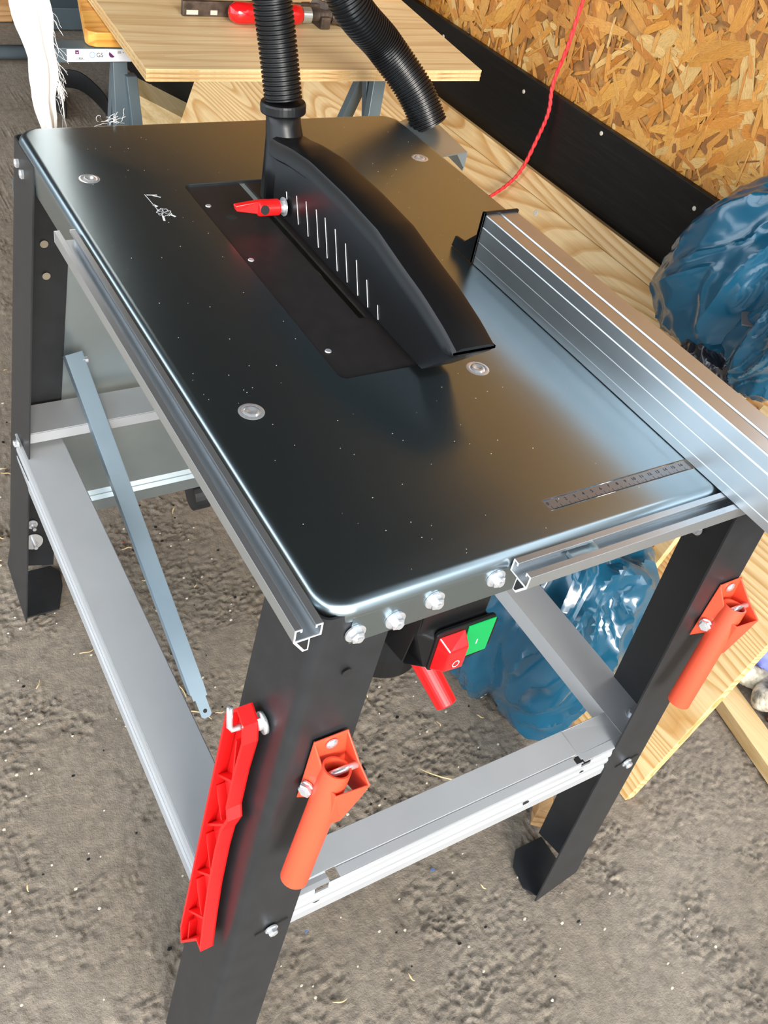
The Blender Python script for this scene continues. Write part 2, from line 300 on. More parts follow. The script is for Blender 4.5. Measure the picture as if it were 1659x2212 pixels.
# insert plate with slot
g = G(); z1 = -.0018
SX0, SX1 = .2195, .2285
for lo, hi in (((IX0 + .0008, IY0 + .0008), (SX0, IY1 - .0008)), ((SX1, IY0 + .0008), (IX1 - .0008, IY1 - .0008)), ((SX0, IY0 + .0008), (SX1, .345))): g.box((lo[0], lo[1], z1 - .003), (hi[0], hi[1], z1))
ins = g.put('insert_plate', 'matte', saw); tag(ins, 'matt black insert plate around the blade slot')
G().box((IX0 - .01, IY0 - .01, -.06), (IX1 + .01, IY1 + .01, -.055)).put('dust_tray', 'matte', saw)
for x_, y_ in ((.160, .603), (.158, .478), (.160, .30)):
    G().lathe((x_, y_, z1), (0, 0, 1), [(0, .0035), (.0008, .003), (.001, .0012)], 14).put('screw', 'chrome', ins)
G().lathe((.176, .572, z1 + .0001), (0, 0, 1), [(0, .0065), (.0001, .0062)], 20).put('finger_hole', 'hole', ins)
# riving knife and blade seen through the slot
g = G(); g.prism([(.2235, .345 + .05 * i, z) for i, z in zip(range(6), (-.05, -.012, -.008, -.012, -.03, -.05))], (.0025, 0, 0)); g.put('blade', 'alu', saw)
# scale
sc = G().box((RX0 + .001, RY0 + .0012, -.00115), (RX1 - .001, RY1 - .001, -.0008)).put('scale', plain('clear_scale_strip', (.27, .26, .26), .3, .7), saw)
g = G()
for k in range(17):
    x_ = .2395 + k * .01; g.box((x_, RY0 + .002, -.0008), (x_ + .0004, RY0 + .0055, -.00072))
    if k < 16: g.box((x_ + .005, RY0 + .002, -.0008), (x_ + .0053, RY0 + .0038, -.00072))
g.box((.2395, RY0 + .0014, -.0008), (.402, RY0 + .002, -.00072)); tk = g.put('tick_marks', 'ink', sc); tk['kind'] = 'stuff'
for k in range(17): textmesh('numeral', str(k), .0048, 'ink', sc, (.2385 + k * .01, RY0 + .0088, -.0007), (1, 0, 0), (0, 1, 0))
# scratched white pictogram
g = G(); rnd = random.Random(3)
def stroke(g, a, b_, w_, z=.0002):
    a = Vector((*a, z)); b_ = Vector((*b_, z)); d = (b_ - a).normalized(); s = Vector((-d.y, d.x, 0)) * w_; g.add([a - s, b_ - s, b_ + s, a + s], [(0, 1, 2, 3)])
stroke(g, (.0964, .6381), (.0985, .595), .0004); stroke(g, (.098, .636), (.110, .634), .0010); stroke(g, (.104, .634), (.112, .628), .0009); stroke(g, (.0975, .612), (.1005, .607), .0016)
pr = [(.103 + (.0075 + .0012 * math.sin(9 * t)) * math.cos(t), .593 + (.0085 + .0012 * math.sin(9 * t)) * math.sin(t)) for t in [2 * math.pi * i / 36 for i in range(37)]]
for a, b_ in zip(pr[:-1], pr[1:]): stroke(g, a, b_, .0004)
for k in range(9): a = rnd.uniform(0, 6.28); stroke(g, (.103, .593), (.103 + .006 * math.cos(a), .593 + .007 * math.sin(a)), .0003)
stroke(g, (.099, .586), (.0965, .574), .0012); stroke(g, (.107, .589), (.112, .581), .0014)
mk = g.put('printed_pictogram', 'white', saw); mk['kind'] = 'stuff'
g = G(); random.seed(21)
for k in range(230):
    x_, y_, r_ = random.uniform(.015, .53), random.uniform(.015, .82), random.uniform(.00025, .0006)
    if .14 < x_ < .28 and .24 < y_ < .66 or x_ > .40 and y_ < .42: continue
    g.prism([(x_ + r_ * math.cos(a), y_ + r_ * math.sin(a) * .8, .00005) for a in (0, 1.3, 2.6, 3.9, 5.1)], (0, 0, .0001))
g.put('dust_specks', 'litter_pale', saw)['kind'] = 'stuff'
# ---- guide rails (open aluminium channel with a hollow triangle below)
def railpts(sgn):
    # section in (outward, z), outward measured from the table edge
    t = .0014
    return [[(.0015, 0), (.0075, 0), (.0075, -.0035), (.0061, -.0035), (.0061, -t), (.0029, -t), (.0029, -.0118), (.0226, -.0118), (.0226, -t), (.0194, -t), (.0194, -.0035), (.018, -.0035), (.018, 0), (.024, 0), (.024, -.013), (.0150, -.0265), (.0105, -.0265), (.0105, -.0132), (.0015, -.0132)]]
def rail(name, pf, a, b_, label=None):
    secs = railpts(1)[0]; g = G(); g.ring([[pf(u, z, s) for u, z in secs] for s in (a, b_)]); o = g.put(name, 'alu', saw, bevel=.0003)
    inner = [(.0212, -.0135), (.0118, -.0135), (.0118, -.0245), (.0140, -.0245)]
    for s, d in ((a, -.0004), (b_, .0004)): 
        gg = G(); gg.add([pf(u, z, s + d) for u, z in secs], [tuple(range(len(secs)))]); gg.put('cut_end', 'alucut', o)
        gg = G(); gg.add([pf(u, z, s + d * 2) for u, z in inner], [(0, 1, 2, 3)]); gg.put('hollow', 'hole', o)
    return o
r1 = rail('left_guide_rail', lambda u, z, s: (-u, s, z), -.0035, .573); r1.name = 'guide_rail'; tag(r1, 'aluminium channel rail along the long edge')
r2 = rail('guide_rail', lambda u, z, s: (s, -u, z), .171, .60); tag(r2, 'aluminium channel rail along the short edge, carrying the fence')
g = G(); g.box((.225, -.020, -.0115), (.247, -.0055, -.007)).box((.247, -.0205, -.0112), (.2483, -.0052, -.001)); g.put('slide_nut', 'galv', saw)
# ---- legs
def leg(c0, c1, dx, dy, wx, wy, label, sl_='x'):
    r = .011; th = .0022; rings = []
    for k, z in enumerate((-.009, -.10, -.25, -.43, -.60, -.74, -.82)):
        t = (-z) / .82; cx = c0[0] + (c1[0] - c0[0]) * t; cy = c0[1] + (c1[1] - c0[1]) * t; w1 = wx[0] + (wx[1] - wx[0]) * t; w2 = wy[0] + (wy[1] - wy[0]) * t
        def path(o):
            P = [(w1, o), (r, o)] + [(r - (r - o) * math.sin(a), r - (r - o) * math.cos(a)) for a in [math.pi / 2 * j / 6 for j in range(1, 6)]] + [(o, r), (o, w2)]
            return P
        last = k == 6
        ring = []
        for P in (path(0), path(th)[::-1]):
            for u, v_ in P:
                zz = z
                if last: a_, b_2 = (u / w1, v_ / w2) if sl_ == 'x' else (v_ / w2, u / w1); zz = z + .042 * max(0, 1 - max(a_, b_2 * 3.5))
                ring.append((cx + dx * u, cy + dy * v_, zz))
        rings.append(ring)
    o = G().ring(rings).put('leg', 'black', saw, smooth=True); o.data.set_sharp_from_angle(angle=math.radians(35)); tag(o, label)
    cx, cy = c1; fz = -.80
    poly = [(cx + dx * .004, cy + dy * .03, -.8195), (cx + dx * .03, cy + dy * .006, -.8195), (cx + dx * (wx[1] - .006), cy + dy * .006, -.8195), (cx + dx * (wx[1] + .006), cy + dy * .025, -.8195), (cx + dx * (wx[1] + .0), cy + dy * .06, -.8195), (cx + dx * (wx[1] - .02), cy + dy * (wy[1] - .008), -.8195), (cx + dx * .004, cy + dy * (wy[1] - .008), -.8195)]
    f = G().prism(poly, (0, 0, .003)).put('foot_plate', 'black', o)
    G().lathe((cx + dx * .045, cy + dy * .035, -.8164), (0, 0, 1), [(0, .006), (.0002, .006)], 16).put('hole', 'hole', o)
    return o
FL = leg((.0022, .0022), (-.082, -.035), 1, 1, (.065, .071), (.078, .084), 'near black leg with a wide rounded fold')
BL = leg((.0, Lg - .0005), (-.069, Lg + .04), 1, -1, (.075, .079), (.092, .118), 'far black leg seen from inside its fold', 'y')
FR = leg((.533, .0005), (.537, -.035), -1, 1, (.073, .075), (.088, .088), 'black leg beside the leaning pine panel')
BR = leg((.535, Lg - .0005), (.54, Lg + .04), -1, -1, (.073, .075), (.088, .088), 'black leg hidden behind the tabletop')
def onF(x, z, o=0): return (x, .035 / .82 * z - o, z)          # on the front faces of the two near legs
def onLf(y, z, o=0): return (.082 / .82 * z - o, y, z)
for x_, z_ in ((-.0024, -.468), (.4998, -.480)):
    g = G(); p = Vector(onF(x_, z_, .0008)); g.prism([p + Vector((-.018, -.0002, -.003)), p + Vector((.019, -.0002, .003)), p + Vector((.019, -.0002, .006)), p + Vector((-.018, -.0002, .0))], (0, .0006, 0)); g.put('bolt_slot', 'hole', saw)
    hexbolt(onF(x_, z_, .001), (0, -1, 0), saw, .0056, .0072)
hexbolt((-.0425, .787, -.452), (-1, 0, 0), saw, .0055, .007)
G().lathe(onF(.0300, -.0745, .0008), (0, -1, -.03), [(0, .0046), (.0002, .0046)], 14).put('bolt_hole', 'hole', saw)
for y_, z_ in ((.8385, -.161), (.8395, -.21)): G().lathe((.028, y_ - .0032, z_), (0, -1, 0), [(0, .0055), (.0002, .0055)], 16).put('bolt_hole', 'pale_hole', saw)
nutbolt((-.021, .861, -.6975), (0, -1, .1), saw, .010); g = G(); g.lathe((-.022, .863, -.741), (0, -1, .1), [(0, .0165), (.0014, .0165)], 24).lathe((-.022, .8615, -.741), (0, -1, .1), [(0, .0036), (.018, .0034)], 10); g.put('bolt', 'chrome', saw)
nutbolt((.530, .068, -.150), (-1, 0, 0), saw, .018)
# ---- braces: folded strips, top face plus ribbed lip
def brace(P, s0, s1, w0, w1, lipw, lipz, holes=(), liph=(), dz=0.0, label=None, ribs=True):
    """P(s, w, z): s along, w across. top face from w0 to w1 at z=-.43, lip at w0 going down to lipz"""
    g = G(); z0 = -.43
    def sheet(f, sr, tr, hs):
        S_ = sorted(set([sr[0], sr[1]] + [h[0] for h in hs] + [h[1] for h in hs])); T_ = sorted(set([tr[0], tr[1]] + [h[2] for h in hs] + [h[3] for h in hs]))
        for a, b_ in zip(S_[:-1], S_[1:]):
            for c, d in zip(T_[:-1], T_[1:]):
                ms, mt_ = (a + b_) / 2, (c + d) / 2
                if any(h[0] < ms < h[1] and h[2] < mt_ < h[3] for h in hs): continue
                g.add([f(a, c), f(b_, c), f(b_, d), f(a, d)], [(0, 1, 2, 3)])
    sheet(lambda s, t: P(s, t, z0), (s0, s1), (min(w0, w1), max(w0, w1)), holes)
    sg = 1 if w1 > w0 else -1
    prof = [(0, 0), (.001, -.004), (-.0005, -.018), (.003, -.022), (-.0005, -.027), (-.0005, -.034), (.003, -.038), (-.0005, -.043), (-.0005, lipz - z0)] if ribs else [(0, 0), (0, lipz - z0)]
    for (u0, h0), (u1, h1) in zip(prof[:-1], prof[1:]):
        a, b_ = sorted((h0, h1)); hs = [h for h in liph if h[3] > a and h[2] < b_]
        sheet(lambda s, t: P(s, w0 + sg * (u0 if abs(t - h0) < abs(t - h1) else u1) if t in (h0, h1) else w0 + sg * (u0 + (u1 - u0) * (t - h0) / (h1 - h0)), z0 + t), (s0, s1), (a, b_), [(h[0], h[1], max(h[2], a), min(h[3], b_)) for h in hs])
    sheet(lambda s, t: P(s, w1, z0 + t), (s0, s1), (-.012, 0), [])
    g.v = [(x, y, z + dz) for x, y, z in g.v]
    o = g.put('brace', 'grey', saw, solid=.0018)
    bm = bmesh.new(); bm.from_mesh(o.data); bmesh.ops.remove_doubles(bm, verts=bm.verts, dist=1e-5); bm.to_mesh(o.data); bm.free()
    if label: tag(o, label)
    return o
brace(lambda s, w_, z: (s, w_, z), -.02, .508, -.0165, .030, 0, -.487, holes=((.0625, .0745, -.0165, -.004), (.408, .4125, -.0165, -.012), (.400, .410, -.0165, -.006)), liph=((.046, .0625, -.012, 0), (.410, .424, -.010, 0)), label='ribbed grey cross brace between the two near legs')
brace(lambda s, w_, z: (w_ - .006 * (1 - s / .75), s, z),   .035, .812, -.0415, .020, 0, -.492, dz=-.025, label='ribbed grey cross brace on the near long side')
brace(lambda s, w_, z: (s, w_, z), -.03, .52, .775, .842, 0, -.447, ribs=False, label='grey cross brace in front of the hanging sheet')
brace(lambda s, w_, z: (w_, s, z), -.005, .82, .4835, .537, 0, -.456, ribs=False, label='grey cross brace next to the pine panel')
for x_, z_ in ((.051, -.462), (.417, -.458), (.335, -.47)): G().lathe((x_, -.0172, z_), (0, -1, 0), [(0, .0045), (.0001, .0045)], 14).put('bolt_hole', 'hole', saw)
g = G(); g.lathe((-.010, .822, -.4535), (0, 0, 1), [(0, .010), (.0015, .010)], 20).lathe((-.010, .822, -.452), (0, 0, 1), [(0, .0065), (.006, .006), (.012, .0035)], 6).lathe((.003, .817, -.448), (1, -.4, .2), [(0, .004), (.008, .003)], 8); g.put('bolt', 'chrome', saw)
g = G(); g.lathe((.515, .012, -.4285), (0, 0, 1), [(0, .009), (.0015, .009)], 20).lathe((.515, .012, -.427), (0, 0, 1), [(0, .006), (.005, .006)], 6); g.put('bolt', 'chrome', saw)
# ---- folded-down extension sheet at the far end, its struts
g = G(); px0, px1 = .0, .40
prof = [(.862, -.08), (.864, -.40), (.868, -.60), (.868, -.655), (.863, -.662), (.868, -.669), (.863, -.676), (.863, -.700), (.872, -.702)]
for (y0_, z0_), (y1_, z1_) in zip(prof[:-1], prof[1:]): g.add([(px0, y0_, z0_), (px1, y0_, z0_), (px1, y1_, z1_), (px0, y1_, z1_)], [(0, 1, 2, 3)])
ex = g.put('extension_sheet', 'galv', saw, solid=.0012); tag(ex, 'galvanised extension sheet folded down at the far end')
g = G(); a = Vector((.058, .832, -.340)); b_ = Vector((.138, .452, -.812)); d = (b_ - a).normalized(); sx_ = Vector((1, .05, 0)); sx_ = (sx_ - d * sx_.dot(d)).normalized(); nn = d.cross(sx_)
if nn.z < 0: nn = -nn
wv = .0125
for p0, p1, p2, p3 in (((-wv, .0), (wv, .0), (wv, .0), (-wv, 0)),): g.add([a + sx_ * -wv, b_ - d * .035 + sx_ * -wv, b_ - d * .035 + sx_ * wv, a + sx_ * wv], [(0, 1, 2, 3)])
for s in (-1, 1): g.add([a + sx_ * wv * s, b_ - d * .045 + sx_ * wv * s, b_ - d * .045 + sx_ * wv * s - nn * .016, a + sx_ * wv * s - nn * .016], [(0, 1, 2, 3)])
g.add([b_ - d * .035 - sx_ * .009, b_ - d * .004 - sx_ * .009, b_ - sx_ * .005, b_ + sx_ * .005, b_ - d * .004 + sx_ * .009, b_ - d * .035 + sx_ * .009], [(0, 1, 2, 3, 4, 5)])
st = g.put('support_strut', 'strut', saw, solid=.0016); tag(st, 'blue-grey folded strut slanting down to the floor')
G().lathe(b_ - d * .012 + nn * .001, nn, [(0, .0035), (.0003, .0035)], 12).put('hole', 'hole', st)
G().lathe((.069, .828, -.352), (1, 0, 0), [(0, .005), (.008, .005)], 8).put('bolt', 'chrome', st)
G().lathe((.272, .875, -.73), (1, .0, 0), [(0, .03), (.03, .03)], 24).put('foot_cap', 'black', saw)
# ---- galvanised bracket with the hose mouth on the far right side
g = G(); g.add([(.547, .822, -.012), (.547, .705, -.012), (.607, .716, -.012), (.617, .803, -.012), (.617, .86, -.012)], [(0, 1, 2, 3, 4)]); g.add([(.607, .716, -.012), (.617, .803, -.012), (.617, .80, -.04), (.607, .716, -.04)], [(0, 1, 2, 3)]); g.add([(.607, .716, -.012), (.607, .716, -.036), (.588, .716, -.012)], [(0, 1, 2)])
g.put('hose_bracket', 'galv', saw, solid=.0015)
# ---- carry handles on the two near legs
def handle(off, mat):
    D = lambda x, z, o=0: Vector(onF(x + off, z, o))
    th = .002; g = G()
    g.prism([D(.0095, -.152, .001), D(.0425, -.152, .001), D(.0470, -.215, .001), D(.0045, -.222, .001)], (0, -th, 0))        # back plate
    g.prism([D(.0095, -.152, .001), D(.0015, -.229, .001), D(.0120, -.204, .022), D(.0135, -.182, .022)], (th, .001, 0))          # left ear
    g.prism([D(.0425, -.152, .001), D(.0470, -.226, .001), D(.0480, -.214, .031), D(.0470, -.182, .040), D(.0445, -.170, .022)], (-th, 0, 0))
    g.prism([D(.0150, -.183, .038), D(.0470, -.183, .040), D(.0480, -.214, .031), D(.0290, -.236, .033), D(.0150, -.228, .036)], (0, th, 0))
    g.prism([D(.0150, -.183, .038), D(.0150, -.228, .036), D(.0120, -.225, .020), D(.0120, -.183, .022)], (th, 0, 0))
    h = g.put('carry_handle', mat, saw, bevel=.0009)
    tag(h, 'coral-red folding carry handle bolted to the near leg' if off == 0 else 'coral-red folding carry handle on the leg beside the pine panel')
    a = D(.0245, -.172, .0195); b_ = D(-.0085, -.303, .033); d = (b_ - a).normalized()
    tb = G(); n = 24; r0, r1 = .0128, .0110
    tb.lathe(a, d, [((b_ - a).length, 0.0001), ((b_ - a).length, r0 * .98), ((b_ - a).length - .001, r0), (0, r0), (0, r1), (.03, r1), (.031, .0001)], 28, cap=False)
    t = tb.put('grip_tube', mat, h, smooth=True); t.data.set_sharp_from_angle(angle=math.radians(40))
    G().tube([D(.0130, -.1775, .0205), D(.046, -.176, .021)], .0032, 12).put('hinge_pin', 'chrome', h, smooth=True)
    hexbolt(D(.0062, -.203, .0095), (-1, -.50, .1), h, .0068, .0068)
    G().lathe(D(.0262, -.1600, .0035), (0, -1, 0), [(0, .0058), (.0015, .0056), (.003, .003), (.0032, .0001)], 18).put('bolt', 'chrome', h, smooth=True)
    G().lathe(D(.0470, -.192, .022), (1, 0, 0), [(0, .0072), (.005, .0072)], 6).put('nut', 'black', h)
handle(0, 'orange'); handle(.4835, 'orange')
# ---- switch box, motor, crank
sw = G(); sw.prism([(.100, .004, -.044), (.100, .004, -.068), (.112, -.002, -.075), (.112, -.002, -.112), (.100, .012, -.118), (.100, .07, -.118), (.100, .07, -.044)], (.068, 0, 0)); sw = sw.put('switch_box', 'plastic', saw, bevel=.002)
tag(sw, 'black switch box with a red and a green button')
sw2 = G(); sw2.prism([(x, -.0035, z) for x, z in rrect(.113, -.1165, .175, -.0665, .006, 4)], (0, .004, 0)); sw2.put('frame', 'plastic', sw, bevel=.001)
g = G(); x0_, x1_, z0_, z1_ = .1155, .1425, -.1135, -.072
g.ring([[(x0_, -.0035, z0_), (x1_, -.0035, z0_), (x1_, -.0035, z1_), (x0_, -.0035, z1_)], [(x0_ + .007, -.0145, z0_ + .006), (x1_ - .001, -.0145, z0_ + .004), (x1_ - .001, -.0145, z1_ - .010), (x0_ + .007, -.0145, z1_ - .011)]]); g.put('stop_button', 'redg', sw, bevel=.0012)
g = G(); g.box((.145, -.0048, -.112), (.1735, -.003, -.0695)); g.put('start_button', 'green', sw, bevel=.0008)
g = G(); g.ring([[(.1325 + r_ * .8 * math.cos(t), -.0149, -.1005 + r_ * math.sin(t)) for t in [2 * math.pi * i / 24 for i in range(24)]] for r_ in (.0044, .0034)], cap=False); g.put('circle_mark', 'white', sw)
G().box((.1585, -.0051, -.0975), (.1595, -.0049, -.0915)).put('bar_mark', 'white', sw)
G().prism([(.086, .03, -.043), (.086, .03, -.100), (.100, .012, -.118), (.100, .004, -.044)], (.014, .05, 0)).put('cable_gland', 'plastic', sw, bevel=.002)
G().lathe((.205, .168, -.10), (0, 0, -1), [(0, .05), (.19, .05), (.222, .048), (.226, .044)], 40).put('motor_housing', 'plastic', saw, smooth=False, bevel=.001)
G().box((.16, .13, -.2), (.30, .30, -.05)).put('motor_block', 'plastic', saw, bevel=.004)
ch = G(); a = Vector((.2036, .09, -.260)); b_ = Vector((.2150, .050, -.290)); d = b_ - a; ch.lathe(a, d, [(-.02, .0135), (d.length - .001, .0120), (d.length, .0112)], 28); ch.put('crank_handle', 'red', saw, smooth=False)
# ---- blade guard
def gp(y):      # height of the arched back
    pts = [(.175, .050), (.188, .0578), (.217, .0683), (.258, .0788), (.293, .0845), (.35, .0955), (.416, .0985), (.496, .0975), (.545, .091), (.581, .083), (.61, .082)]
    for (a, za), (b_, zb) in zip(pts[:-1], pts[1:]):
        if y <= b_: return za + (zb - za) * (y - a) / (b_ - a)
    return pts[-1][1]
def gb(y): return .006 if y > .238 else .006 + (.238 - y) / .046 * .046
rings = []
ysg = [.192, .20, .21, .22, .2385] + [.25 + .0125 * i for i in range(28)]
for y in ysg:
    t = gp(y); b_ = min(gb(y), t - .004); s = min(t - .024, max(b_, t - .024)); s = max(s, b_ + .0004)
    rings.append([(.229, y, b_), (.2285, y, s), (.2235, y, min(s + .004, t - .003)), (.223, y, t - .006), (.2255, y, t - .0018), (.231, y, t), (.262, y, t), (.2675, y, t - .0018), (.270, y, t - .006), (.270, y, min(s + .004, t - .003)), (.265, y, s), (.2645, y, b_)])
bg_ = G().ring(rings).put('blade_guard', 'plastic', saw, smooth=True); bg_.data.set_sharp_from_angle(angle=math.radians(38)); tag(bg_, 'arched black plastic blade guard with a suction port')
# neck and collar of the suction port
g = G(); g.ring([[(.247 + .0225 * math.cos(a) * k1, .60 + dy + .0225 * math.sin(a) * k2, z) for a in [2 * math.pi * i / 32 for i in range(32)]] for k1, k2, dy, z in ((1.0, 1.3, -.006, .006), (1.0, 1.25, -.006, .05), (.95, 1.1, -.002, .075), (.88, .92, .006, .092), (.86, .88, .010, .108))]); g.put('suction_port', 'plastic', bg_, smooth=True)
PC = Vector((.247, .610, .106)); PA = Vector((-.05, .10, 1)).normalized()
G().lathe(PC - PA * .006, PA, [(0, .0205), (.0005, .0248), (.002, .0258), (.010, .0258), (.0125, .0248), (.013, .021)], 36).put('collar', 'plastic', bg_, smooth=False, bevel=.0005)
for k, (y, z1_, z0_) in enumerate([(.546, .0376, .030), (.5215, .0445, .0165), (.499, .049, .0150), (.475, .0515, .0150), (.4545, .0525, .0140), (.431, .0515, .0120), (.407, .0480, .0115), (.3815, .0430, .010), (.3565, .0345, .009), (.3295, .0215, .008)]):
    G().prism([(.2286, y, z1_), (.2286, y + .0008, z1_), (.2286, y - .0126 * (z1_ - z0_) / .03 + .0008 + .004 * 0, z0_), (.2286, y - .0126 * (z1_ - z0_) / .03, z0_)], (-.0004, 0, 0)).put('vent_slit', 'white', bg_)
# clamp lever
lv = G(); c = Vector((.2275, .543, .0215)); ax = Vector((-1, .06, 0))
lv.lathe(c + ax * .008, ax, [(0, .0085), (.002, .0092), (.024, .0092), (.026, .0080)], 24)
lv.prism([c + ax * .022 + Vector((0, -.003, -.0085)), c + ax * .034 + Vector((0, -.003, -.006)), c + ax * .058 + Vector((0, .0, -.0030)), c + ax * .060 + Vector((0, 0, .0035)), c + ax * .034 + Vector((0, -.003, .0085)), c + ax * .022 + Vector((0, -.003, .009))], (0, .007, 0))
lv = lv.put('clamp_lever', 'red', bg_, bevel=.001); tag(lv, 'red clamping lever')
G().lathe(c + ax * .0015, ax, [(0, .0105), (.0015, .0105), (.002, .0065), (.0065, .0065)], 24).put('washer', 'chrome', bg_)
G().lathe(c + ax * .029 + Vector((0, -.0095, .002)), (0, -1, .3), [(0, .0052), (.0006, .0052)], 16).put('socket', 'hole', bg_)

# ================================================================ THINGS ON AND AROUND THE SAW
# rip fence
fe = root('rip_fence', 'grooved aluminium rip fence lying across the saw table', 'fence', (.431, .12, 0))
sec = [(.4085, .0008), (.4085, .010), (.4090, .0105), (.4085, .0110), (.4085, .028), (.4090, .0286), (.4085, .0292), (.4085, .046), (.4092, .047), (.4092, .060), (.4100, .0612), (.4265, .0612), (.4275, .0594), (.4300, .0594), (.4310, .0612), (.4530, .0612), (.4540, .0600), (.4540, .0008)]
g = G(); g.ring([[(x, y, z) for x, z in sec] for y in (-.215, .4125)]); g.put('extrusion', 'alu', fe, bevel=.0002)
ec = G(); P_ = [(.4125, .0008), (.4125, .0635), (.417, .0635), (.4175, .035), (.436, .0165), (.4535, .0145), (.4568, .0008)]
ec.prism([(.407, y, z) for y, z in P_], (.0035, 0, 0)); ec.box((.407, .4125, .0008), (.456, .4165, .0635)); ec.put('end_cap', 'plastic', fe, bevel=.0006)
# hose: one ribbed hose leaves the guard, loops above and comes down into the bracket
hp = bez([PC + PA * .009, Vector((.240, .625, .17)), Vector((.230, .642, .24)), Vector((.225, .69, .36)), Vector((.27, .83, .48)), Vector((.36, .95, .46)), Vector((.413, .925, .27)), Vector((.456, .864, .150)), Vector((.527, .858, .086)), Vector((.571, .825, .035)), Vector((.593, .800, -.008))], 60)
L_ = [0.0]
for a, b_ in zip(hp[:-1], hp[1:]): L_.append(L_[-1] + (b_ - a).length)
tot = L_[-1]; pitch = .0047; nst = int(tot / pitch * 6); pts = []; rad = []; j = 0
for i in range(nst + 1):
    s = tot * i / nst
    while j < len(L_) - 2 and L_[j + 1] < s: j += 1
    t = (s - L_[j]) / max(1e-9, L_[j + 1] - L_[j]); pts.append(hp[j].lerp(hp[j + 1], t)); ph = (s / pitch) % 1
    rad.append(.0193 + .0062 * min(1, max(0, (s / tot - .35) / .3)) + (.0022 if ph < .36 else .0) + (.0006 if .36 <= ph < .5 else 0))
ho = G().tube(pts, rad, 28).put('suction_hose', 'plastic', None, smooth=True); ho.data.set_sharp_from_angle(angle=math.radians(30)); tag(ho, 'ribbed black suction hose looping from the blade guard to the far edge', 'hose')
# push stick on its hook
ps = root('push_stick', 'red plastic push stick hanging on a hook from the near leg', 'push stick', (-.05, .03, -.53))
SP = [(.0598, -.1734), (.0448, -.5306), (.0359, -.5522), (.0106, -.4972), (-.0008, -.4986), (.0103, -.4413), (.0217, -.3943), (.0312, -.3351), (.0291, -.3013), (.0281, -.2664), (.0331, -.2652), (.0294, -.216), (.0259, -.1742), (.034, -.1606), (.0456, -.1518)]
SP = [(.0598, -.1734), (.0448, -.5306), (.0359, -.5522), (.0106, -.4972), (-.0008, -.4986), (.0085, -.4413), (.0150, -.3943), (.0200, -.3351), (.0205, -.3013), (.0150, -.2764), (.0210, -.2652), (.0240, -.216), (.0239, -.1742), (.030, -.1556), (.0456, -.1498)]
def SF(y, z, o): return Vector((.082 / .82 * z - o, y, z))
n = len(SP); cen = Vector((sum(p[0] for p in SP) / n, sum(p[1] for p in SP) / n)); g = G()
g.prism([SF(y, z, .006) for y, z in SP], SF(0, 0, .0015) - SF(0, 0, 0))        # web plate
def rim(poly, wd):
    out = []
    m_ = len(poly)
    for i in range(m_):
        a = Vector(poly[i - 1]); b_ = Vector(poly[i]); c = Vector(poly[(i + 1) % m_]); d1 = (b_ - a).normalized(); d2 = (c - b_).normalized(); nrm = Vector((-d1.y, d1.x)) + Vector((-d2.y, d2.x))
        nrm = nrm.normalized() / max(.5, abs(nrm.normalized().dot(Vector((-d1.y, d1.x))))); out.append(b_ + nrm * wd)
    return out
area = sum(SP[i - 1][0] * SP[i][1] - SP[i][0] * SP[i - 1][1] for i in range(n)); inn = rim(SP, .003 if area > 0 else -.003)
g.ring([[SF(y, z, .006) for y, z in SP], [SF(y, z, .020) for y, z in SP], [SF(p.x, p.y, .020) for p in inn], [SF(p.x, p.y, .0078) for p in inn]], closed=False, cap=False)
g.put('body', 'red', ps)
def rib(a, b_, wd=.0012, h=.019):
    a = Vector(a); b_ = Vector(b_); d = (b_ - a).normalized(); s = Vector((-d.y, d.x)) * wd; G().prism([SF(p.x, p.y, .0076) for p in (a - s, b_ - s, b_ + s, a + s)], SF(0, 0, h - .0076) - SF(0, 0, 0)).put('rib', 'red', ps)
for a, b_ in (((.0548, -.262), (.028, -.236)), ((.054, -.345), (.0250, -.300)), ((.050, -.425), (.0200, -.385)), ((.046, -.500), (.0150, -.460)), ((.040, -.190), (.030, -.236)), ((.052, -.275), (.030, -.300)), ((.048, -.352), (.024, -.384)), ((.0445, -.432), (.020, -.462)), ((.036, -.508), (.030, -.54))): rib(a, b_, .0012, .016)
tag(ps.children[0], 'flat ribbed body') if ps.children else None
hk = G(); hk.tube([SF(.036, -.164, -.004), SF(.036, -.164, .021), SF(.0362, -.1636, .026), SF(.038, -.161, .028), SF(.040, -.155, .028), SF(.044, -.143, .028)], .0028, 10); hk.lathe(SF(.030, -.160, .0005), (-1, 0, 0), [(0, .010), (.003, .010), (.003, .0055), (.006, .0055)], 20)
hk.put('hook', 'chrome', saw, smooth=True)
# red cord
cp = bez([(.944, .895, .34), (.943, .915, .22), (.943, .915, .22), (.942, .9274, .1337), (.940, .930, .06), (.940, .9400, -.0042), (.938, .929, -.050), (.932, .932, -.1005), (.916, .932, -.155), (.903, .946, -.192), (.884, .967, -.226), (.876, .974, -.236)], 14)
g = G(); 
for ph in (0, math.pi):
    P = [];
    for i, p in enumerate(cp): a = i * .9 + ph; P.append(p + Vector((math.cos(a), math.sin(a), 0)) * .0012)
    g.tube(P, .0026, 8)
tag(g.put('red_cord', 'cord', None, smooth=True), 'thin red cord hanging in front of the strand board wall', 'cord')
